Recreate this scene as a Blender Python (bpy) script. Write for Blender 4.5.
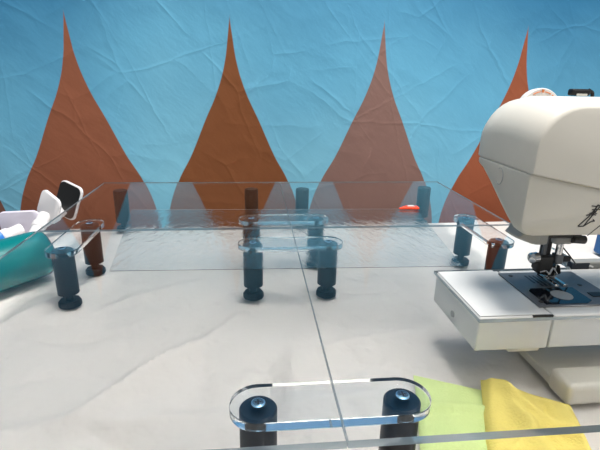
import bpy, bmesh, math, random
from mathutils import Vector, Matrix, noise

for o in list(bpy.data.objects):
    bpy.data.objects.remove(o, do_unlink=True)
C = bpy.context.scene.collection
scene = bpy.context.scene

# ---------------------------------------------------------------- units
# layout is measured in units of S metres; the layout origin is the camera, Z = -HT is the cloth
S, HT, TABLE = 0.2, 1.40, 0.74


def W(x, y, z):
    return Vector((x * S, y * S, (z + HT) * S + TABLE))


# ---------------------------------------------------------------- camera
cam_d = bpy.data.cameras.new('camera')
cam = bpy.data.objects.new('camera', cam_d)
C.objects.link(cam)
cam_d.sensor_width = 36.0
cam_d.lens = 36.0 * 448.5 / 600.0
cam_d.clip_start = 0.01
yaw, pitch, roll = 0.1084, 0.3186, 0.0211
F = Vector((math.sin(yaw) * math.cos(pitch), math.cos(yaw) * math.cos(pitch), -math.sin(pitch)))
R0 = Vector((math.cos(yaw), -math.sin(yaw), 0))
U0 = R0.cross(F)
R = R0 * math.cos(roll) + U0 * math.sin(roll)
U = -R0 * math.sin(roll) + U0 * math.cos(roll)
mw = Matrix((R, U, -F)).transposed().to_4x4()
mw.translation = W(0, 0, 0)
cam.matrix_world = mw
scene.camera = cam

# ---------------------------------------------------------------- world, lights, exposure
world = bpy.data.worlds.new('room_light')
scene.world = world
world.use_nodes = True
bg = world.node_tree.nodes['Background']
bg.inputs[0].default_value = (0.90, 0.96, 1.0, 1)
bg.inputs[1].default_value = 0.32


def area(name, loc, target, size, power, col):
    d = bpy.data.lights.new(name, 'AREA')
    d.shape = 'RECTANGLE'
    d.size, d.size_y = size
    d.energy = power
    d.color = col
    o = bpy.data.objects.new(name, d)
    C.objects.link(o)
    o.location = loc
    o.rotation_euler = (Vector(target) - Vector(loc)).to_track_quat('-Z', 'Y').to_euler()
    return o


area('ceiling_lamp', (0.24, 0.40, 2.55), (0.20, 0.42, 0.74), (0.8, 0.45), 50, (1.0, 0.97, 0.93))
area('front_fill_light', (1.3, -0.7, 2.4), (0.4, 0.3, 0.8), (0.9, 0.5), 17, (1.0, 0.96, 0.91))  # added fill light, brightens the head front and the machine base

cy = scene.cycles
cy.max_bounces = 32
cy.transmission_bounces = 28
cy.glossy_bounces = 8

vs = scene.view_settings
vs.view_transform = 'Standard'
vs.look = 'None'
vs.gamma = 1.0
vs.use_curve_mapping = False
vs.exposure = 0.0

# ---------------------------------------------------------------- materials


def lin(c):
    return tuple(((v / 255) / 12.92 if v / 255 <= 0.04045 else ((v / 255 + 0.055) / 1.055) ** 2.4) for v in c) + (1.0,)


def mat(name, rgb, rough=0.5, metal=0.0, bump=0.0, bscale=200.0, spec=0.5, var=0.0, coat=0.0, bdist=0.002):
    m = bpy.data.materials.new(name)
    m.use_nodes = True
    nt = m.node_tree
    b = nt.nodes['Principled BSDF']
    b.inputs['Roughness'].default_value = rough
    b.inputs['Metallic'].default_value = metal
    b.inputs['Specular IOR Level'].default_value = spec
    b.inputs['Coat Weight'].default_value = coat
    c = lin(rgb)
    tc = nt.nodes.new('ShaderNodeTexCoord')
    nz = nt.nodes.new('ShaderNodeTexNoise')
    nz.inputs['Scale'].default_value = bscale
    nz.inputs['Detail'].default_value = 4
    nt.links.new(tc.outputs['Object'], nz.inputs['Vector'])
    rp = nt.nodes.new('ShaderNodeValToRGB')
    rp.color_ramp.elements[0].position = 0.3
    rp.color_ramp.elements[1].position = 0.7
    rp.color_ramp.elements[0].color = tuple(v * (1 - var) for v in c[:3]) + (1,)
    rp.color_ramp.elements[1].color = c
    nt.links.new(nz.outputs['Fac'], rp.inputs['Fac'])
    nt.links.new(rp.outputs['Color'], b.inputs['Base Color'])
    if bump:
        bp = nt.nodes.new('ShaderNodeBump')
        bp.inputs['Strength'].default_value = bump
        bp.inputs['Distance'].default_value = bdist
        nt.links.new(nz.outputs['Fac'], bp.inputs['Height'])
        nt.links.new(bp.outputs['Normal'], b.inputs['Normal'])
    return m


def glass(name, col, ior=1.49, rough=0.0, bump=0.0, bscale=60.0, dist=0.002):
    m = bpy.data.materials.new(name)
    m.use_nodes = True
    nt = m.node_tree
    nt.nodes.remove(nt.nodes['Principled BSDF'])
    g = nt.nodes.new('ShaderNodeBsdfGlass')
    g.inputs['Color'].default_value = col
    g.inputs['IOR'].default_value = ior
    g.inputs['Roughness'].default_value = rough
    nt.links.new(g.outputs[0], nt.nodes['Material Output'].inputs['Surface'])
    if bump:
        tc = nt.nodes.new('ShaderNodeTexCoord')
        mp = nt.nodes.new('ShaderNodeMapping')
        mp.inputs['Scale'].default_value = (1.5, 0.6, 1.0)
        nz = nt.nodes.new('ShaderNodeTexNoise')
        nz.inputs['Scale'].default_value = bscale
        nz.inputs['Detail'].default_value = 3
        nz.inputs['Distortion'].default_value = 0.6
        bp = nt.nodes.new('ShaderNodeBump')
        bp.inputs['Strength'].default_value = bump
        bp.inputs['Distance'].default_value = dist
        nt.links.new(tc.outputs['Object'], mp.inputs['Vector'])
        nt.links.new(mp.outputs['Vector'], nz.inputs['Vector'])
        nt.links.new(nz.outputs['Fac'], bp.inputs['Height'])
        nt.links.new(bp.outputs['Normal'], g.inputs['Normal'])
    return m


M = {}
M['acrylic'] = glass('clear_acrylic', (0.985, 0.992, 0.994, 1), ior=1.17)
M['plate'] = glass('clear_acrylic_plate', (0.98, 0.99, 0.992, 1), ior=1.42)


def edge_material():
    m = glass('sawn_acrylic_edge', (0.93, 0.97, 0.98, 1), ior=1.17, rough=0.12)
    nt = m.node_tree
    g = [n for n in nt.nodes if n.type == 'BSDF_GLASS'][0]
    d = nt.nodes.new('ShaderNodeBsdfTranslucent')
    d.inputs['Color'].default_value = (0.46, 0.54, 0.58, 1)
    d2 = nt.nodes.new('ShaderNodeBsdfDiffuse')
    d2.inputs['Color'].default_value = (0.36, 0.43, 0.47, 1)
    mx = nt.nodes.new('ShaderNodeMixShader')
    mx.inputs[0].default_value = 0.5
    mx2 = nt.nodes.new('ShaderNodeMixShader')
    mx2.inputs[0].default_value = 0.55
    nt.links.new(d.outputs[0], mx.inputs[1])
    nt.links.new(d2.outputs[0], mx.inputs[2])
    nt.links.new(g.outputs[0], mx2.inputs[1])
    nt.links.new(mx.outputs[0], mx2.inputs[2])
    nt.links.new(mx2.outputs[0], nt.nodes['Material Output'].inputs['Surface'])
    return m


M['edge'] = edge_material()
M['film'] = glass('rippled_clear_plastic', (0.985, 0.99, 0.99, 1), ior=1.18, bump=0.4, bscale=95, dist=0.002)
M['black'] = mat('black_plastic', (17, 18, 20), 0.45, bump=0.05, spec=0.3)
M['black_gloss'] = mat('black_rubber_pad', (10, 10, 11), 0.35)
M['screw'] = mat('blued_zinc', (150, 195, 225), 0.3, 0.7)
M['slot'] = mat('dark_recess', (30, 40, 52), 0.5)
M['white'] = mat('white_plastic', (208, 208, 206), 0.38, var=0.02, bscale=40)
M['cream'] = mat('cream_white_plastic', (213, 208, 197), 0.42, var=0.03, bscale=30)
M['grey'] = mat('grey_plastic', (158, 158, 154), 0.45)
M['greylight'] = mat('light_grey_plastic', (190, 189, 182), 0.45)
M['dark'] = mat('dark_grey_plastic', (48, 46, 44), 0.4)
M['steel'] = mat('brushed_steel', (118, 120, 123), 0.40, 0.55, bump=0.04, bscale=300)
M['chrome'] = mat('chrome', (205, 205, 205), 0.12, 1.0)
M['bobbincover'] = mat('smoked_plastic', (14, 18, 26), 0.08, coat=0.5)
M['bobbin'] = mat('pale_bobbin_thread', (140, 146, 150), 0.5)
M['ink'] = mat('black_ink', (38, 36, 34), 0.6)
M['softink'] = mat('embossed_mark', (158, 160, 160), 0.6)
M['rust'] = mat('orange_print', (205, 120, 70), 0.6)
M['teal'] = mat('teal_lacquer', (0, 112, 112), 0.25, coat=0.4)
M['blue_cap'] = mat('blue_plastic', (20, 120, 205), 0.4)
M['bluebox'] = mat('royal_blue_plastic', (0, 88, 150), 0.5)
M['padwhite'] = mat('white_pad_plastic', (232, 230, 232), 0.4)
M['lav'] = mat('pale_white_plastic', (222, 216, 230), 0.4)
M['orange'] = mat('orange_red_sticker', (245, 70, 25), 0.4)
M['yellow'] = mat('yellow_microfibre', (234, 214, 120), 0.9, bump=0.35, bscale=500, spec=0.15, var=0.06)
M['green'] = mat('pale_green_microfibre', (206, 222, 152), 0.9, bump=0.35, bscale=500, spec=0.15, var=0.06)
M['wood'] = mat('laminate', (170, 150, 120), 0.5, var=0.2, bscale=12)
M['metal'] = mat('painted_metal', (90, 92, 95), 0.45, 0.3)
M['floor'] = mat('grey_floor', (132, 128, 122), 0.6, var=0.2, bscale=6)
M['wall'] = mat('plain_wall_paint', (196, 198, 198), 0.85, bump=0.05)

# white table cloth
M['linen'] = mat('white_table_cloth', (220, 214, 208), 0.8, bump=1.0, bscale=13, bdist=0.012, spec=0.2, var=0.02)

# printed tapestry: turquoise ground with a row of drop shapes
DX, DTIP = 1.5668, 0.585


def tapestry_material():
    m = bpy.data.materials.new('printed_blue_tapestry')
    m.use_nodes = True
    nt = m.node_tree
    L = nt.links.new
    b = nt.nodes['Principled BSDF']
    b.inputs['Roughness'].default_value = 0.75
    b.inputs['Specular IOR Level'].default_value = 0.25

    def math_(op, a, c=None, clamp=False):
        n = nt.nodes.new('ShaderNodeMath')
        n.operation = op
        n.use_clamp = clamp
        for i, v in enumerate((a, c)):
            if v is None:
                continue
            if isinstance(v, (int, float)):
                n.inputs[i].default_value = v
            else:
                L(v, n.inputs[i])
        return n.outputs[0]

    tc = nt.nodes.new('ShaderNodeTexCoord')
    sp = nt.nodes.new('ShaderNodeSeparateXYZ')
    L(tc.outputs['UV'], sp.inputs[0])
    x, z = sp.outputs[0], sp.outputs[1]      # layout units on the cloth
    u = math_('DIVIDE', x, DX)
    idx = math_('ROUND', u)
    du = math_('ABSOLUTE', math_('MULTIPLY', math_('SUBTRACT', u, idx), DX))
    zlo, zhi = -2.5, DTIP
    zn = math_('DIVIDE', math_('SUBTRACT', z, zlo), zhi - zlo, True)
    fc = nt.nodes.new('ShaderNodeFloatCurve')
    pts = [(-2.5, 0.0), (-2.35, 0.50), (-2.1, 0.70), (-1.8, 0.765), (-1.64, 0.75), (-1.43, 0.715), (-1.12, 0.607),
           (-0.82, 0.448), (-0.48, 0.298), (-0.09, 0.126), (0.16, 0.058), (0.38, 0.026), (DTIP, 0.0)]
    cv = fc.mapping.curves[0]
    while len(cv.points) < len(pts):
        cv.points.new(0.5, 0.5)
    for p, (pz, pw) in zip(cv.points, pts):
        p.location = ((pz - zlo) / (zhi - zlo), pw)
    fc.mapping.update()
    L(zn, fc.inputs['Value'])
    w = fc.outputs[0]
    mask = math_('MULTIPLY', math_('SUBTRACT', w, du), 110.0, True)
    # drop colour, one print shade per drop
    ramp = nt.nodes.new('ShaderNodeValToRGB')
    ramp.color_ramp.interpolation = 'CONSTANT'
    shades = [(124, 86, 74), (137, 83, 60), (126, 76, 44), (134, 103, 95), (148, 82, 55), (126, 76, 44), (134, 103, 95)]
    els = ramp.color_ramp.elements
    while len(els) < len(shades):
        els.new(0.99)
    for i, c in enumerate(shades):
        els[i].position = i / 8.0
    for i, c in enumerate(shades):
        els[i].color = lin(c)
    L(math_('DIVIDE', math_('ADD', idx, 1.5), 8.0, True), ramp.inputs['Fac'])
    # ground: turquoise, deeper towards the top, the right and the left end
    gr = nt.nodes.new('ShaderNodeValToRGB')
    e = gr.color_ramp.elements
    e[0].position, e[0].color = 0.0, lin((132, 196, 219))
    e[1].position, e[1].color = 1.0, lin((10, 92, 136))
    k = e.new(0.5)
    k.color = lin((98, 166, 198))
    nz = nt.nodes.new('ShaderNodeTexNoise')
    nz.inputs['Scale'].default_value = 0.7
    nz.inputs['Detail'].default_value = 3
    L(tc.outputs['UV'], nz.inputs['Vector'])
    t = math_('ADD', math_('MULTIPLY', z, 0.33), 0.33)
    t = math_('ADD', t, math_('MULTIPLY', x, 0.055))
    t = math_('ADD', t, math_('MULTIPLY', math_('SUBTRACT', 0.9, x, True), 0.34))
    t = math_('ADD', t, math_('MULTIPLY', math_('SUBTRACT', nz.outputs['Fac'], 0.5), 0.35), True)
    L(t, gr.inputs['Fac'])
    mx = nt.nodes.new('ShaderNodeMix')
    mx.data_type = 'RGBA'
    L(mask, mx.inputs[0])
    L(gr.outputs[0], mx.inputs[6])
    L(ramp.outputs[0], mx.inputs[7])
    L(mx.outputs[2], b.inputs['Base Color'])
    # crumple creases + weave
    dn = nt.nodes.new('ShaderNodeTexNoise')
    dn.inputs['Scale'].default_value = 1.6
    dn.inputs['Detail'].default_value = 4
    L(tc.outputs['UV'], dn.inputs['Vector'])
    mv = nt.nodes.new('ShaderNodeVectorMath')
    mv.operation = 'MULTIPLY_ADD'
    mv.inputs[1].default_value = (0.18, 0.18, 0.18)
    L(dn.outputs['Color'], mv.inputs[0])
    L(tc.outputs['UV'], mv.inputs[2])
    rot = nt.nodes.new('ShaderNodeMapping')
    rot.vector_type = 'TEXTURE'
    rot.inputs['Rotation'].default_value = (0, 0, math.radians(-42))
    rot.inputs['Scale'].default_value = (1.0, 0.42, 1.0)
    L(mv.outputs[0], rot.inputs['Vector'])
    def crease(scale, width, ang, stretch, seed):
        mp = nt.nodes.new('ShaderNodeMapping')
        mp.vector_type = 'TEXTURE'
        mp.inputs['Rotation'].default_value = (0, 0, math.radians(ang))
        mp.inputs['Scale'].default_value = (1.0, 1.0 / stretch, 1.0)
        mp.inputs['Location'].default_value = (seed, seed * 0.7, 0)
        L(mv.outputs[0], mp.inputs['Vector'])
        vo = nt.nodes.new('ShaderNodeTexVoronoi')
        vo.feature = 'DISTANCE_TO_EDGE'
        vo.inputs['Scale'].default_value = scale
        L(mp.outputs[0], vo.inputs['Vector'])
        pn = nt.nodes.new('ShaderNodeTexNoise')
        pn.inputs['Scale'].default_value = 1.1
        L(mp.outputs[0], pn.inputs['Vector'])
        patch = math_('MULTIPLY', math_('SUBTRACT', pn.outputs['Fac'], 0.40), 5.0, True)
        ridge = math_('SUBTRACT', 1.0, math_('DIVIDE', vo.outputs['Distance'], width), True)
        return math_('MULTIPLY', math_('MULTIPLY', ridge, ridge), patch)

    n2 = nt.nodes.new('ShaderNodeTexNoise')
    n2.inputs['Scale'].default_value = 1.5
    n2.inputs['Detail'].default_value = 6
    n2.inputs['Roughness'].default_value = 0.6
    L(rot.outputs[0], n2.inputs['Vector'])
    hgt = math_('ADD', math_('MULTIPLY', crease(0.6, 0.05, -47, 2.4, 0.0), 0.30), math_('MULTIPLY', crease(0.85, 0.05, 22, 2.0, 3.3), 0.22))
    hgt = math_('ADD', hgt, math_('MULTIPLY', crease(0.5, 0.035, -72, 2.4, 7.1), 0.22))
    hgt = math_('ADD', hgt, math_('MULTIPLY', n2.outputs['Fac'], 0.8))
    bp = nt.nodes.new('ShaderNodeBump')
    bp.inputs['Strength'].default_value = 0.19
    bp.inputs['Distance'].default_value = 0.012
    L(hgt, bp.inputs['Height'])
    L(bp.outputs['Normal'], b.inputs['Normal'])
    return m


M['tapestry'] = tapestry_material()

# ---------------------------------------------------------------- helpers


def tag(o, label=None, cat=None, group=None, kind=None):
    for k, v in (('label', label), ('category', cat), ('group', group), ('kind', kind)):
        if v:
            o[k] = v
    return o


def thing(name, loc, label, cat, group=None, rz=0.0):
    o = bpy.data.objects.new(name, None)
    o.empty_display_size = 0.02
    C.objects.link(o)
    o.location = loc
    o.rotation_euler = (0, 0, rz)
    return tag(o, label, cat, group)


def root_loc(o):
    v = Vector((0, 0, 0))
    while o:
        v += o.location
        o = o.parent
    return v


def link(name, bm, m, parent=None, smooth=True, bevel=0.0, seg=3, local=False, ang=40, solid=0.0):
    """link a bmesh as ONE mesh object; verts are in world coords unless local"""
    bmesh.ops.recalc_face_normals(bm, faces=bm.faces[:])
    if parent is not None and not local:
        off = root_loc(parent)
        for v in bm.verts:
            v.co -= off
    me = bpy.data.meshes.new(name)
    bm.to_mesh(me)
    bm.free()
    me.materials.append(M[m] if isinstance(m, str) else m)
    o = bpy.data.objects.new(name, me)
    C.objects.link(o)
    if parent is not None:
        o.parent = parent
    if smooth:
        for p in me.polygons:
            p.use_smooth = True
    if solid:
        md = o.modifiers.new('solid', 'SOLIDIFY')
        md.thickness = solid
        md.offset = -1
    if bevel:
        md = o.modifiers.new('bevel', 'BEVEL')
        md.width = bevel
        md.segments = seg
        md.limit_method = 'ANGLE'
        md.angle_limit = math.radians(ang)
    if smooth:
        try:
            me.set_sharp_from_angle(angle=math.radians(42))
        except Exception:
            pass
    return o


def box(bm, a, b, f=W):
    """box from corner a to corner b"""
    vs_ = [bm.verts.new(f(x, y, z)) for z in (a[2], b[2]) for y in (a[1], b[1]) for x in (a[0], b[0])]
    for q in ((0, 1, 3, 2), (4, 5, 7, 6), (0, 1, 5, 4), (2, 3, 7, 6), (0, 2, 6, 4), (1, 3, 7, 5)):
        bm.faces.new([vs_[i] for i in q])
    return vs_


def loops(bm, rings, cap=True):
    """skin a list of rings (lists of Vectors, same length)"""
    rr = [[bm.verts.new(p) for p in r] for r in rings]
    n = len(rr[0])
    for a, b in zip(rr, rr[1:]):
        for i in range(n):
            bm.faces.new((a[i], a[(i + 1) % n], b[(i + 1) % n], b[i]))
    if cap:
        bm.faces.new(rr[0])
        bm.faces.new(rr[-1])
    return rr


def prism(bm, pts, z0, z1, f=W):
    loops(bm, [[f(x, y, z0) for x, y in pts], [f(x, y, z1) for x, y in pts]])


def lathe(bm, prof, c=(0, 0, 0), n=32, axis=None, f=None):
    """prof: (radius, height) along axis from c, in metres (Vectors)"""
    c = Vector(c)
    ax = Vector(axis or (0, 0, 1)).normalized()
    q = ax.to_track_quat('Z', 'Y')
    rings = []
    for r, h in prof:
        rings.append([c + q @ Vector((r * math.cos(2 * math.pi * i / n), r * math.sin(2 * math.pi * i / n), h)) for i in range(n)])
    loops(bm, rings)


def rod(bm, a, b, r0, r1=None, n=16):
    a, b = Vector(a), Vector(b)
    d = b - a
    lathe(bm, [(r0, 0), (r1 if r1 is not None else r0, d.length)], a, n, d)


def tube(bm, pts, r, n=8):
    for a, b in zip(pts, pts[1:]):
        rod(bm, a, b, r, n=n)


def rrect(w, h, r, n=6):
    out = []
    for cx, cy, a0 in ((w / 2 - r, h / 2 - r, 0), (-w / 2 + r, h / 2 - r, 90), (-w / 2 + r, -h / 2 + r, 180), (w / 2 - r, -h / 2 + r, 270)):
        for i in range(n + 1):
            a = math.radians(a0 + 90 * i / n)
            out.append((cx + r * math.cos(a), cy + r * math.sin(a)))
    return out


# ---------------------------------------------------------------- the setting
bm = bmesh.new()
box(bm, (-9, -5, -HT - 3.75), (9, 6.2, -HT - 3.7))
tag(link('floor', bm, 'floor', smooth=False), kind='structure')
bm = bmesh.new()
box(bm, (-9, 6.2, -HT - 3.7), (9, 6.4, 8.0))
tag(link('wall_back', bm, 'wall', smooth=False), kind='structure')


# hanging tapestry
TX, TY = -1.7781, 4.8967


def tapestry():
    bm = bmesh.new()
    uvl = bm.loops.layers.uv.new('UVMap')
    x0, x1, z0, z1 = -4.6, 6.6, -4.6, 5.2
    nx, nz = 240, 210
    g = []
    for j in range(nz + 1):
        row = []
        for i in range(nx + 1):
            x = x0 + (x1 - x0) * i / nx
            z = z0 + (z1 - z0) * j / nz
            p = Vector((x * 0.55 + z * 0.25, z * 0.5 - x * 0.2, 3.1))
            d = 0.028 * noise.noise(p * 0.7) + 0.004 * noise.noise(p * 2.3 + Vector((5, 1, 0)))
            # long soft diagonal drape folds
            s = (x + 1.9) * 0.80 + (z - 0.2) * 0.55
            d += 0.017 * math.sin(s * 2.1 + 0.8 * noise.noise(p * 0.7))
            r = abs(noise.noise(Vector((x * 1.6 + z * 1.1, z * 2.2 - x * 0.9, 7.7))))
            d -= 0.003 * max(0, 1 - r * 9)
            row.append((bm.verts.new(W(x, TY + d, z)), (x - TX, z)))
        g.append(row)
    for j in range(nz):
        for i in range(nx):
            q = (g[j][i], g[j][i + 1], g[j + 1][i + 1], g[j + 1][i])
            f = bm.faces.new([v for v, _ in q])
            for lp, (_, uv) in zip(f.loops, q):
                lp[uvl].uv = uv
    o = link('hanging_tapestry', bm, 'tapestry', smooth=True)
    md = o.modifiers.new('thick', 'SOLIDIFY')
    md.thickness = 0.0008
    tag(o, 'turquoise blue fabric tapestry printed with brown pointed drops, hung behind the table', 'tapestry')


tapestry()

# work table under the cloth
TXL, TXR, TYF = -3.6, 4.6, 0.25


def back_y(x):
    return 4.17 + 0.030 * x


t = thing('work_table', W(0.5, 2.2, -HT - 3.7), 'long table hidden under the white cloth', 'table')
bm = bmesh.new()
prism(bm, [(TXL, TYF), (TXR, TYF), (TXR, back_y(TXR)), (TXL, back_y(TXL))], -HT - 0.25, -HT - 0.10)
link('table_top', bm, 'wood', t, smooth=False)
for lx, ly in ((TXL + .2, TYF + .2), (TXR - .2, TYF + .2), (TXL + .2, 3.8), (TXR - .2, 3.8)):
    bm = bmesh.new()
    rod(bm, W(lx, ly, -HT - 3.7), W(lx, ly, -HT - 0.25), 0.018)
    link('leg', bm, 'metal', t)


# table cloth with wrinkles
def seg_d(p, a, b):
    a, b = Vector(a), Vector(b)
    ab = b - a
    k = max(0, min(1, (p - a).dot(ab) / ab.length_squared))
    return (p - (a + ab * k)).length, k


CREASES = [((-0.75, 1.62), (-0.10, 2.45), 0.034, 0.055), ((-0.75, 1.62), (-1.6, 1.45), 0.014, 0.07), ((-0.72, 1.60), (-0.10, 1.25), -0.020, 0.07),
           ((-0.72, 1.60), (-0.05, 1.62), 0.016, 0.05), ((-0.30, 2.30), (-0.25, 1.75), -0.014, 0.08), ((0.05, 1.95), (0.12, 1.20), -0.022, 0.06),
           ((0.20, 2.10), (0.14, 1.55), 0.018, 0.05), ((0.12, 1.62), (0.75, 1.72), 0.012, 0.07), ((0.3, 2.05), (0.95, 2.25), 0.012, 0.06),
           ((-1.5, 2.3), (-0.9, 3.3), 0.020, 0.06), ((-0.9, 2.6), (-0.35, 3.0), 0.018, 0.05), ((0.10, 1.9), (-0.2, 1.86), 0.012, 0.05),
           ((-0.55, 1.35), (-0.1, 1.55), 0.010, 0.06), ((1.0, 1.75), (0.55, 1.95), -0.010, 0.08)]


def cloth_h(x, y):
    p = Vector((x, y))
    h = 0.016 * noise.noise(Vector((x * 1.3, y * 1.3, 0.4))) + 0.010 * noise.noise(Vector((x * 3.1 + y, y * 3.0, 2.4)))
    h -= 0.010 * max(0, 1 - abs(noise.noise(Vector((x * 1.5 + y * 0.7, y * 1.9, 5.5)))) * 8)
    for a, b, amp, wd in CREASES:
        d, k = seg_d(p, a, b)
        h += 2.5 * amp * math.exp(-(d / (1.15 * wd)) ** 1.3) * (0.35 + 0.65 * math.sin(math.pi * min(1, k + 0.15)))
    return h


def tablecloth():
    bm = bmesh.new()
    nx, ny = 380, 220
    drop = 6
    g = []
    for j in range(-drop, ny + drop + 1):
        row = []
        for i in range(-drop, nx + drop + 1):
            ci, cj = min(max(i, 0), nx), min(max(j, 0), ny)
            x = TXL + (TXR - TXL) * ci / nx
            y = TYF + (back_y(x) - TYF) * cj / ny
            ox, oy = i - ci, j - cj
            edge = min(1, min(ci, nx - ci, cj, ny - cj) / 12)
            z = cloth_h(x, y) * edge
            k = max(abs(ox), abs(oy))
            if k:
                z -= k * 0.22
                wob = 0.03 * math.sin((x + y) * 6) * k / drop
                x += (0.02 + wob) * (1 if ox > 0 else -1 if ox < 0 else 0)
                y += (0.02 + wob * 0.5) * (1 if oy > 0 else -1 if oy < 0 else 0)
            row.append(bm.verts.new(W(x, y, -HT - 0.016 + z)))
        g.append(row)
    for j in range(len(g) - 1):
        for i in range(len(g[0]) - 1):
            bm.faces.new((g[j][i], g[j][i + 1], g[j + 1][i + 1], g[j + 1][i]))
    o = link('tablecloth', bm, 'linen', smooth=True)
    tag(o, 'wrinkled white cloth covering the whole table', 'tablecloth')


tablecloth()

# ---------------------------------------------------------------- acrylic panels
PZ0, PZ1 = -1.013, -0.985
SX, RY = 0.2605, 2.9242
XL, XR, YF, YB = -1.405, 1.871, 1.0036, 4.3287
g2 = 0.0015
LEG_R, LEG_TOP = 0.0625, HT - 1.050
CONN_L = 0.484


def leg_bm(top):
    bm = bmesh.new()
    s = S
    lathe(bm, [(LEG_R * s, 0.092 * s), (LEG_R * s, (top - 0.006) * s), ((LEG_R - 0.006) * s, top * s)], n=36)
    return bm


def stud_bm():
    bm = bmesh.new()
    lathe(bm, [(0.026 * S, 0.04 * S), (0.026 * S, 0.10 * S)], n=14)
    return bm


def foot_bm():
    bm = bmesh.new()
    s = S
    lathe(bm, [(0.060 * s, 0.0005), (0.068 * s, 0.008 * s), (0.067 * s, 0.036 * s), (0.060 * s, 0.046 * s)], n=10)
    return bm


def add_leg(parent, x, y, top, screw):
    """leg with its adjustable foot (and screw), local to the parent, on the table plane z=0"""
    lg = link('leg', leg_bm(top), 'black', parent, local=True)
    lg.location = (x * S, y * S, 0)
    link('stud', stud_bm(), 'black', lg, local=True)
    link('foot', foot_bm(), 'black', lg, local=True)
    if screw:
        z0, z1 = top, top + 0.033
        bm = bmesh.new()
        lathe(bm, [(0.013 * S, (z0 + 0.002) * S), (0.027 * S, (z1 - 0.006) * S), (0.027 * S, (z1 - 0.0015) * S)], n=24)
        link('screw_bushing', bm, 'black', lg, local=True)
        bm = bmesh.new()
        lathe(bm, [(0.0235 * S, (z1 - 0.002) * S), (0.0235 * S, (z1 + 0.001) * S), (0.018 * S, (z1 + 0.004) * S)], n=24)
        sc = link('screw', bm, 'screw', lg, local=True)
        sc['label'] = 'bluish metal screw head'
        bm = bmesh.new()
        for w, h in ((0.011, 0.0028), (0.0028, 0.011)):
            box(bm, (-w, -h, z1 + 0.0036), (w, h, z1 + 0.0044), f=lambda x, y, z: Vector((x * S, y * S, z * S)))
        link('cross_slot', bm, 'slot', lg, local=True, smooth=False)
    return lg


def connector(first_leg_screws=True):
    root = bpy.data.objects.new('leg_bracket', None)
    root.empty_display_size = 0.02
    C.objects.link(root)
    bm = bmesh.new()
    hl, r = CONN_L / 2, 0.094
    pts = []
    for sx in (1, -1):
        for i in range(17):
            a = math.radians(-90 + 180 * i / 16)
            pts.append((sx * (hl + r * math.cos(a)), sx * r * math.sin(a)))
    z0, z1 = LEG_TOP + 0.0015, LEG_TOP + 0.0345
    prism(bm, pts, z0, z1, f=lambda x, y, z: Vector((x * S, y * S, z * S)))
    link('oval_plate', bm, 'plate', root, local=True, bevel=0.0005, seg=2, ang=60)
    for sx in (-1, 1):
        add_leg(root, sx * hl, 0, LEG_TOP, True)
    return root


def copy_tree(o, parent=None):
    c = o.copy()
    C.objects.link(c)
    c.parent = parent
    for ch in o.children:
        copy_tree(ch, c)
    return c


proto = connector()
CONNS = [
    (0.249, 1.21, 0, 'clear oval bracket on two black legs nearest the camera, screw heads showing'),
    (0.235, 2.68, 0, 'clear oval bracket on two black legs at the centre seam, just before the cross seam'),
    (0.225, 3.19, 0, 'clear oval bracket on two black legs at the centre seam, just behind the cross seam'),
    (-1.145, 2.88, 90, 'clear oval bracket on two black legs beside the teal cylinder'),
    (1.627, 2.90, 90, 'clear oval bracket on two black legs behind the sewing machine arm'),
]
for i, (x, y, rz, lab) in enumerate(CONNS):
    o = proto if i == 0 else copy_tree(proto)
    o.location = W(x, y, -HT)
    o.rotation_euler = (0, 0, math.radians(rz))
    tag(o, lab, 'bracket', 'two-legged connector brackets under the clear panels')


def panel(poly, label):
    bm = bmesh.new()
    prism(bm, poly, PZ0, PZ1)
    o = link('acrylic_panel', bm, 'acrylic', smooth=False)
    o.data.materials.append(M['edge'])
    for p in o.data.polygons:
        if abs(p.normal.z) < 0.5:
            p.material_index = 1
    tag(o, label, 'panel', 'clear acrylic extension table panels')


panel([(XL, YF), (SX - g2, YF), (SX - g2, RY - g2), (XL, RY - g2)],
      'clear acrylic table panel at front left, nearest the camera')
panel([(SX + g2, YF), (XR, YF), (XR, 1.630), (0.972, 1.630), (0.972, 2.150), (1.765, 2.150), (1.765, 2.235), (XR, 2.235), (XR, RY - g2), (SX + g2, RY - g2)],
      'clear acrylic table panel at front right, notched round the sewing machine arm')
panel([(XL, RY + g2), (SX - g2, RY + g2), (SX - g2, YB), (XL, YB)],
      'clear acrylic table panel at back left, before the tapestry')
panel([(SX + g2, RY + g2), (XR, RY + g2), (XR, YB), (SX + g2, YB)],
      'clear acrylic table panel at back right, before the tapestry')

for lx, ly, lab in ((-1.19, 4.07, 'single black leg under the far left corner of the clear panels'),
                    (1.665, 4.13, 'single black leg under the far right corner of the clear panels'),
                    (-0.018, 4.10, 'single black leg at the far edge, just left of the centre seam'),
                    (0.461, 4.10, 'single black leg at the far edge, just right of the centre seam')):
    t = thing('support_leg', W(lx, ly, -HT), lab, 'table leg', 'single legs under the far edge of the panels')
    top = HT + PZ0 - 0.003
    link('tube', leg_bm(top), 'black', t, local=True)
    link('stud', stud_bm(), 'black', t, local=True)
    link('foot', foot_bm(), 'black', t, local=True)


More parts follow.
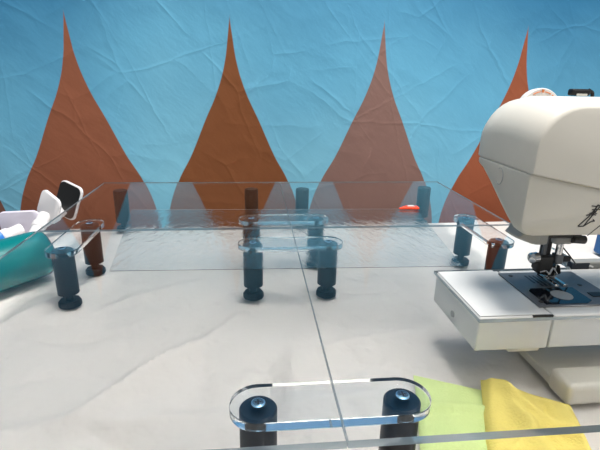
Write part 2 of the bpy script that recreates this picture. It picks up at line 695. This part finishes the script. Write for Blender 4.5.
# rippled film lying across the panels
def film():
    root = thing('clear_plastic_sheet', W(0.2, 2.8, PZ1), 'thin rippled clear plastic sheet lying across the acrylic panels', 'plastic sheet')
    bm = bmesh.new()
    q = [(-0.752, 2.239), (1.154, 2.196), (1.294, 3.332), (-0.919, 3.38)]
    prism(bm, q, PZ1 + 0.0010, PZ1 + 0.0030)
    link('film', bm, 'film', root, smooth=False)
    bm = bmesh.new()
    prism(bm, [(1.14, 3.305), (1.31, 3.30), (1.31, 3.36), (1.22, 3.37)], PZ1 + 0.006, PZ1 + 0.022)
    st = link('corner_sticker', bm, 'orange', root, smooth=False, bevel=0.001)
    st['label'] = 'small orange red sticker on the far right corner'
    bm = bmesh.new()
    prism(bm, [(1.22, 3.325), (1.275, 3.32), (1.27, 3.35), (1.225, 3.35)], PZ1 + 0.0225, PZ1 + 0.030)
    link('sticker_highlight', bm, 'white', st, smooth=False)  # white block stands in for the highlight on the sticker


film()


# ---------------------------------------------------------------- sewing machine
def sewing_machine():
    sm = thing('sewing_machine', W(1.9, 2.0, -HT), 'white sewing machine with its free arm level with the clear panels', 'sewing machine')

    def part(name, m, fn, parent=sm, **kw):
        bm = bmesh.new()
        fn(bm)
        return link(name, bm, m, parent, **kw)

    # base: thin foot plate with a raised front bar
    base = part('base', 'cream', lambda b: box(b, (1.405, 1.66, -HT + 0.004), (3.7, 2.5, -HT + 0.05)), bevel=0.002)
    part('front_foot', 'cream', lambda b: box(b, (1.385, 1.525, -HT + 0.004), (3.7, 1.672, -HT + 0.115)), base, bevel=0.005)
    # free arm
    part('free_arm', 'white', lambda b: box(b, (1.337, 1.655, -1.172), (3.3, 2.143, -0.992)), bevel=0.0015)
    ext = part('extension_box', 'white', lambda b: box(b, (0.985, 1.655, -1.172), (1.332, 2.143, -0.992)), bevel=0.0015)
    part('lid', 'white', lambda b: box(b, (0.990, 1.662, -0.9905), (1.30, 2.14, -0.9865)), ext, smooth=False)
    part('release_slot', 'dark', lambda b: box(b, (1.235, 1.652, -1.000), (1.33, 1.66, -0.988)), ext, smooth=False)
    part('seam_slot', 'dark', lambda b: box(b, (0.985, 1.6525, -1.0045), (1.06, 1.66, -0.999)), ext, smooth=False)
    part('side_seam', 'grey', lambda b: box(b, (0.9835, 1.66, -1.004), (0.9855, 2.12, -1.000)), ext, smooth=False)
    part('round_plug', 'grey', lambda b: rod(b, W(0.986, 1.9, -1.119), W(0.980, 1.9, -1.119), 0.019 * S, 0.017 * S, n=20), ext)
    part('arm_catch', 'cream', lambda b: box(b, (1.155, 1.665, -1.192), (1.305, 1.80, -1.173)), ext, bevel=0.001)
    part('column', 'cream', lambda b: box(b, (2.62, 1.62, -HT + 0.05), (3.65, 2.48, -0.36)), bevel=0.02, seg=4)
    part('rear_bed', 'grey', lambda b: box(b, (1.785, 2.152, -1.17), (2.7, 2.215, -0.958)), bevel=0.002)
    part('bed_gusset', 'slot', lambda b: prism(b, [(1.776, 2.150), (1.88, 2.150), (1.784, 2.20)], -0.998, -0.962), smooth=False)
    part('gusset_edge_highlight', 'white', lambda b: tube(b, [W(1.79, 2.2, -0.957), W(1.90, 2.145, -0.985)], 0.006 * S))  # white rod imitates the highlight along the gusset edge

    # ---- head: upper housing and face cover split on a slanting crease
    xs_split = [(1.085, -0.345), (1.40, -0.405), (1.7, -0.445), (2.62, -0.45)]

    def up_loop(y, top, inset):
        p = [(3.62, -0.45), (3.62, top)]
        r = 0.17
        cx, cz = 1.085 + inset + r, top - r
        for i in range(9):
            a = math.radians(90 + 90 * i / 8)
            p.append((cx + r * math.cos(a), cz + r * math.sin(a)))
        p += [(x + (inset if k == 0 else 0), z) for k, (x, z) in enumerate(xs_split)]
        return [W(x, y, z) for x, z in p]

    part('head_housing', 'cream', lambda b: loops(b, [up_loop(1.62, -0.092, 0.012), up_loop(1.625, -0.082, 0.004), up_loop(1.645, -0.068, 0.0),
                                                      up_loop(1.80, -0.055, 0.0), up_loop(1.95, -0.058, 0.0), up_loop(2.05, -0.075, 0.0),
                                                      up_loop(2.09, -0.095, 0.012), up_loop(2.115, -0.135, 0.04)]), bevel=0.002, seg=2, ang=50)

    def lo_loop(y, bot, inset):
        p = [(x + (inset if k == 0 else 0), z - 0.0003) for k, (x, z) in enumerate(xs_split)]
        p += [(2.62, min(bot, -0.465)), (1.7, min(bot, -0.46)), (1.40, min(bot, -0.42))]
        r = min(0.06, (-0.36 - bot) * 0.9)
        cx, cz = 1.085 + inset + r, bot + r
        for i in range(7):
            a = math.radians(270 - 90 * i / 6)
            p.append((cx + r * math.cos(a), cz + r * math.sin(a)))
        return [W(x, y, z) for x, z in p]

    part('face_cover', 'cream', lambda b: loops(b, [lo_loop(1.634, -0.598, 0.012), lo_loop(1.640, -0.604, 0.003), lo_loop(1.66, -0.608, 0.0), lo_loop(1.71, -0.606, 0.0),
        lo_loop(1.76, -0.580, 0.0), lo_loop(1.84, -0.530, 0.0), lo_loop(1.93, -0.472, 0.0), lo_loop(2.02, -0.405, 0.0), lo_loop(2.06, -0.378, 0.0)]), bevel=0.002, seg=2, ang=50)

    # tension dial half sunk in the top
    dial = part('tension_dial', 'white', lambda b: lathe(b, [(0.094 * S, 0), (0.099 * S, 0.006 * S), (0.099 * S, 0.035 * S)], W(1.283, 1.945, -0.122), 40, (0.0, 1.0, -0.12)))

    def arc(b):
        for a0, a1 in ((62, 82), (98, 125), (40, 56)):
            pts = [W(1.283 + 0.082 * math.cos(math.radians(a)), 1.9425 + 0.01 * math.sin(math.radians(a)), -0.122 + 0.082 * math.sin(math.radians(a))) for a in range(a0, a1 + 1, 4)]
            tube(b, pts, 0.0022 * S, 6)
    part('dial_scale', 'rust', arc, dial)
    part('dial_pointer', 'rust', lambda b: box(b, (1.277, 1.948, -0.044), (1.287, 1.952, -0.030)), dial, smooth=False)
    # dark thread guide on the top
    tg = part('thread_guide', 'black', lambda b: box(b, (1.445, 1.98, -0.056), (1.535, 2.02, -0.026)), bevel=0.0018, seg=4)
    part('guide_loop', 'black', lambda b: tube(b, [W(1.535, 2.0, -0.030), W(1.555, 2.0, -0.040), W(1.56, 2.0, -0.058)], 0.008 * S), tg)
    part('guide_plate', 'greylight', lambda b: box(b, (1.465, 1.976, -0.056), (1.515, 1.981, -0.046)), tg, smooth=False)

    # marks: small embossed curl on the end, sketch lines on the face
    def curl(b):
        pts = []
        for i in range(15):
            a = math.radians(60 + 255 * i / 14)
            pts.append(W(1.0835, 1.85 + 0.028 * math.cos(a), -0.398 + 0.036 * math.sin(a)))
        tube(b, pts, 0.0016 * S, 6)
    part('end_emblem', 'softink', curl)

    def sketch(b):
        y = 1.6325
        f = lambda x, z: W(x, y, z)
        r = 0.0022 * S
        tube(b, [f(1.333, -0.563), f(1.372, -0.522), f(1.395, -0.487), f(1.402, -0.470)], r, 6)
        tube(b, [f(1.335, -0.564), f(1.358, -0.563), f(1.372, -0.540), f(1.398, -0.500), f(1.412, -0.478)], r, 6)
        tube(b, [f(1.358, -0.563), f(1.385, -0.545), f(1.402, -0.541), f(1.395, -0.535)], r, 6)
        tube(b, [f(1.360, -0.516), f(1.380, -0.512), f(1.402, -0.515)], r, 6)
        tube(b, [f(1.375, -0.476), f(1.392, -0.478), f(1.410, -0.474), f(1.43, -0.478)], r, 6)
        tube(b, [f(1.380, -0.492), f(1.400, -0.491), f(1.43, -0.492)], r, 6)
        tube(b, [f(1.384, -0.518), f(1.392, -0.498), f(1.396, -0.478)], r, 6)
        tube(b, [f(1.372, -0.508), f(1.388, -0.503), f(1.405, -0.510)], r, 6)
    part('face_drawing', 'ink', sketch)
    part('face_line', 'ink', lambda b: tube(b, [W(1.386, 1.634, -0.606), W(1.45, 1.6325, -0.545), W(1.52, 1.6325, -0.48)], 0.0016 * S, 6))

    # ---- under the head
    part('lamp_cover', 'grey', lambda b: loops(b, [[W(x, 1.71, z) for x, z in ((1.175, -0.60), (1.24, -0.60), (1.235, -0.65), (1.21, -0.672), (1.17, -0.655), (1.135, -0.637), (1.15, -0.625))],
                                                   [W(x, 1.83, z) for x, z in ((1.175, -0.56), (1.24, -0.56), (1.235, -0.65), (1.21, -0.688), (1.17, -0.668), (1.135, -0.645), (1.15, -0.630))]]), bevel=0.0015)
    part('needle_guard', 'grey', lambda b: box(b, (1.275, 1.80, -0.712), (1.345, 1.87, -0.58)), bevel=0.003)
    part('bar_housing', 'grey', lambda b: box(b, (1.345, 1.86, -0.675), (1.50, 2.0, -0.55)), bevel=0.003)
    lev = part('threader_arm', 'grey', lambda b: box(b, (1.42, 1.86, -0.735), (1.52, 1.90, -0.685)), bevel=0.003)
    part('threader_rail', 'dark', lambda b: rod(b, W(1.36, 1.86, -0.688), W(1.54, 1.855, -0.690), 0.010 * S), lev)
    part('lever_knob', 'dark', lambda b: rod(b, W(1.50, 1.852, -0.702), W(1.56, 1.850, -0.706), 0.020 * S, n=14), lev)
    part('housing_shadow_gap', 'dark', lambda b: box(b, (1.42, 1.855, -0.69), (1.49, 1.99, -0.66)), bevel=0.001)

    pb = part('presser_bar', 'dark', lambda b: rod(b, W(1.505, 2.03, -0.60), W(1.475, 1.99, -0.905), 0.026 * S, n=18))
    part('bar_sheen', 'steel', lambda b: rod(b, W(1.487, 2.012, -0.60), W(1.458, 1.972, -0.89), 0.011 * S, n=12), pb)
    ank = part('ankle', 'dark', lambda b: box(b, (1.425, 1.95, -0.915), (1.51, 2.01, -0.83)), bevel=0.002)
    part('thumb_screw', 'chrome', lambda b: lathe(b, [(0.020 * S, 0), (0.028 * S, 0.006 * S), (0.028 * S, 0.036 * S), (0.022 * S, 0.040 * S)], W(1.385, 1.96, -0.842), 16, (1, 0.25, 0)), ank)
    part('screw_stem', 'chrome', lambda b: rod(b, W(1.43, 1.972, -0.842), W(1.47, 1.985, -0.842), 0.014 * S), ank)
    ft = part('presser_foot', 'chrome', lambda b: (box(b, (1.485, 1.88, -0.968), (1.508, 2.03, -0.955)), box(b, (1.53, 1.88, -0.968), (1.553, 2.03, -0.955)),
                                                   box(b, (1.485, 1.97, -0.968), (1.553, 2.03, -0.952))), bevel=0.0006)
    part('foot_bridge', 'chrome', lambda b: box(b, (1.495, 1.965, -0.955), (1.545, 2.0, -0.905)), ft, bevel=0.001)
    part('foot_holder', 'black', lambda b: loops(b, [[W(x, 1.955, z) for x, z in ((1.43, -0.895), (1.55, -0.885), (1.565, -0.93), (1.52, -0.945), (1.44, -0.93))],
                                                     [W(x, 2.01, z) for x, z in ((1.43, -0.895), (1.55, -0.885), (1.565, -0.93), (1.52, -0.945), (1.44, -0.93))]]), ft, bevel=0.001)
    part('foot_spring', 'chrome', lambda b: tube(b, [W(1.44, 1.95, -0.915), W(1.465, 1.945, -0.905), W(1.49, 1.945, -0.925), W(1.505, 1.945, -0.89), W(1.53, 1.945, -0.925)], 0.006 * S), ft)
    nb = part('needle_bar', 'chrome', lambda b: rod(b, W(1.528, 1.96, -0.60), W(1.528, 1.96, -0.83), 0.017 * S, n=16))
    part('needle_clamp', 'steel', lambda b: box(b, (1.508, 1.94, -0.872), (1.55, 1.985, -0.82)), nb, bevel=0.0015)
    part('clamp_screw', 'dark', lambda b: rod(b, W(1.55, 1.962, -0.85), W(1.592, 1.962, -0.85), 0.016 * S, n=14), nb)
    part('needle', 'chrome', lambda b: rod(b, W(1.528, 1.96, -0.87), W(1.528, 1.955, -0.975), 0.0055 * S, 0.001 * S, n=10), nb)
    part('thread', 'ink', lambda b: tube(b, [W(1.530, 1.95, -0.775), W(1.62, 2.0, -0.845), W(1.755, 2.10, -0.945)], 0.0035 * S, 6))

    # needle plate and bobbin cover
    npl = part('needle_plate', 'steel', lambda b: prism(b, [(1.31, 1.725), (1.735, 1.725), (1.735, 2.10), (1.31, 2.10)], -0.9915, -0.9845), bevel=0.0006, seg=1)

    def slots(b):
        for i in range(5):
            x = 1.432 + 0.022 * i
            for y0, y1 in ((1.965, 2.055), (1.93, 1.958)):
                if i in (0, 4) and y0 < 1.95:
                    continue
                box(b, (x, y0, -0.9845), (x + 0.011, y1, -0.9835))
        box(b, (1.505, 1.945, -0.9845), (1.55, 1.958, -0.9835))
        box(b, (1.56, 1.93, -0.9845), (1.572, 2.0, -0.9835))
    part('feed_slots', 'slot', slots, npl, smooth=False)

    for x, y in ((1.36, 2.06), (1.66, 1.93), (1.345, 1.77)):
        part('plate_screw', 'dark', lambda b: rod(b, W(x, y, -0.985), W(x, y, -0.982), 0.011 * S, n=14), npl)
    bc = part('bobbin_cover', 'bobbincover', lambda b: prism(b, [(1.352, 1.74), (1.56, 1.74), (1.60, 1.765), (1.60, 1.905), (1.375, 1.905), (1.352, 1.88)], -0.9848, -0.9825), smooth=False)
    part('bobbin', 'bobbin', lambda b: (rod(b, W(1.487, 1.825, -0.9826), W(1.487, 1.825, -0.9808), 0.050 * S, n=28)), bc)
    part('cover_latch', 'black_gloss', lambda b: box(b, (1.635, 1.80, -0.985), (1.70, 1.845, -0.981)), npl, smooth=False)


sewing_machine()

# ---------------------------------------------------------------- small things
# folded cleaning cloths
def folded_cloth(name, quad, m, label, base, hgt, seed, folds):
    bm = bmesh.new()
    n = 46

    def pos(u, v):
        a = Vector(quad[0]).lerp(Vector(quad[1]), u)
        b = Vector(quad[3]).lerp(Vector(quad[2]), u)
        p = a.lerp(b, v)
        e = min(u, 1 - u, v, 1 - v)
        k = 1 - (1 - min(1, e / 0.09)) ** 2.2
        h = base + hgt * k
        q = Vector((p.x * 3.2 + seed, p.y * 3.2, seed))
        h += k * (0.022 * noise.noise(q) + 0.010 * noise.noise(q * 2.6))
        for fa, fb, amp, wd in folds:
            d, kk = seg_d(Vector((u, v)), fa, fb)
            h += k * amp * math.exp(-(d / wd) ** 2)
        return Vector((p.x, p.y, h))
    top = [[bm.verts.new(W(*(lambda p: (p.x, p.y, -HT + p.z))(pos(i / n, j / n)))) for i in range(n + 1)] for j in range(n + 1)]
    bot = [[bm.verts.new(W(v.x, v.y, -HT + base - 0.006)) for v in (pos(i / n, j / n) for i in range(n + 1))] for j in range(n + 1)]
    for j in range(n):
        for i in range(n):
            bm.faces.new((top[j][i], top[j][i + 1], top[j + 1][i + 1], top[j + 1][i]))
            bm.faces.new((bot[j][i], bot[j + 1][i], bot[j + 1][i + 1], bot[j][i + 1]))
    for i in range(n):
        bm.faces.new((top[0][i], bot[0][i], bot[0][i + 1], top[0][i + 1]))
        bm.faces.new((top[n][i], top[n][i + 1], bot[n][i + 1], bot[n][i]))
        bm.faces.new((top[i][0], top[i + 1][0], bot[i + 1][0], bot[i][0]))
        bm.faces.new((top[i][n], bot[i][n], bot[i + 1][n], top[i + 1][n]))
    o = link(name, bm, m, smooth=True)
    tag(o, label, 'cloth', 'folded microfibre cloths')


folded_cloth('microfibre_cloth', [(0.63, 1.30), (1.00, 1.18), (1.13, 1.62), (0.77, 1.79)], 'green',
             'pale green folded cloth tucked under the yellow one', 0.014, 0.014, 2.0,
             [((0.1, 0.5), (1, 0.75), 0.02, 0.06)])
folded_cloth('microfibre_cloth', [(0.83, 1.16), (1.24, 1.06), (1.385, 1.505), (1.07, 1.705)], 'yellow',
             'yellow folded cloth in front of the sewing machine base', 0.034, 0.024, 7.0,
             [((0.25, 0.95), (0.55, 0.2), 0.035, 0.10), ((0.6, 0.9), (0.9, 0.3), -0.025, 0.10), ((0.10, 0.1), (0.12, 0.9), 0.010, 0.10), ((0.1, 0.9), (0.95, 0.55), 0.022, 0.06), ((0.35, 0.75), (0.8, 0.3), -0.022, 0.07), ((0.2, 0.2), (0.5, 0.6), 0.02, 0.07)])


# teal cylinder lying at the left
def teal():
    r = 0.172
    ax = Vector((-0.62, -0.78, 0)).normalized()
    e = Vector((-1.475, 3.13, -HT + r + 0.006))
    root = thing('teal_canister', W(e.x, e.y, -HT), 'glossy teal cylinder lying on its side at the left edge of the panels', 'canister')
    prof = [(0.10, 0.0), (0.150, 0.008), (0.168, 0.030), (r, 0.075), (r, 1.25), (0.165, 1.30), (0.14, 1.32)]
    bm = bmesh.new()
    lathe(bm, [(a * S, b * S) for a, b in prof], W(*e), 48, ax)
    link('canister_body', bm, 'teal', root)
    bm = bmesh.new()
    lathe(bm, [(0.10 * S, -0.001 * S), (0.09 * S, -0.010 * S)], W(*e), 40, ax)
    link('end_disc', bm, 'teal', root)


teal()


# white paddle tools
def paddle(label, c, u, v, su, sv, end, black, grip):
    c, u, v, end = Vector(c), Vector(u).normalized(), Vector(v), Vector(end)
    v = (v - u * v.dot(u)).normalized()
    n = u.cross(v).normalized()
    if n.dot(end - c) < 0:
        n = -n
    st = c + v * (0.28 * sv)
    tube_len = (end - st).length
    td = (end - st) / tube_len
    root = thing('paddle_tool', W(end.x, end.y, -HT), label, 'tool', 'white paddle tools')

    def plate(bm, w, h, r, d0, d1):
        ring = lambda d, k: [W(*(c + u * (x * k) + v * (y * k) + n * d)) for x, y in rrect(w, h, r)]
        loops(bm, [ring(d0, 0.94), ring(d0 + (d1 - d0) * 0.25, 1), ring(d0 + (d1 - d0) * 0.75, 1), ring(d1, 0.94)])
    bm = bmesh.new()
    plate(bm, su, sv, 0.055, -0.03, 0.0)
    pad = link('pad', bm, 'padwhite' if not grip else 'lav', root)
    if black:
        bm = bmesh.new()
        plate(bm, su * 0.94, sv * 0.94, 0.05, 0.0, 0.006)
        b = link('pad_face', bm, 'black_gloss', pad)
        b['label'] = 'black rubber face'
    bm = bmesh.new()
    rod(bm, W(*(st + n * 0.002)), W(*end), 0.052 * S, 0.046 * S, n=24)
    link('stem', bm, 'padwhite', root)
    bm = bmesh.new()
    p = st + td * tube_len * 0.22
    lathe(bm, [(0.054 * S, 0), (0.060 * S, 0.01 * S), (0.060 * S, 0.05 * S), (0.054 * S, 0.06 * S)], W(*p), 24, td)
    link('collar', bm, 'padwhite', root)
    if grip:
        bm = bmesh.new()
        p = st + td * tube_len * 0.36
        lathe(bm, [(0.060 * S, 0), (0.072 * S, 0.01 * S), (0.072 * S, 0.30 * S), (0.055 * S, 0.32 * S)], W(*p), 24, td)
        g = link('grip', bm, 'blue_cap', root)
        g['label'] = 'blue grip'


paddle('white paddle tool with a black faced square pad, farthest from the teal cylinder', (-1.650, 4.05, -1.091), (0.195, -0.11, -0.060), (0.05, -0.09, -0.26),
       0.26, 0.33, (-1.94, 3.93, -HT + 0.055), True, False)
paddle('white paddle tool with a plain upright white pad, just behind the teal cylinder', (-1.705, 3.78, -1.077), (0.173, -0.13, -0.085), (0.047, -0.068, -0.189),
       0.25, 0.25, (-1.78, 3.47, -HT + 0.055), False, False)
paddle('white paddle tool with a blue grip and its pad turned to the camera', (-1.926, 3.75, -1.195), (1, 0.0, 0.04), (-0.10, 0.02, -0.34),
       0.33, 0.20, (-2.20, 3.40, -HT + 0.075), False, True)

# blue box behind the machine
bm = bmesh.new()
box(bm, (2.93, 3.2, -HT + 0.008), (3.7, 3.36, -0.9))
tag(link('storage_box', bm, 'bluebox', bevel=0.004), 'royal blue plastic box behind the sewing machine', 'box')
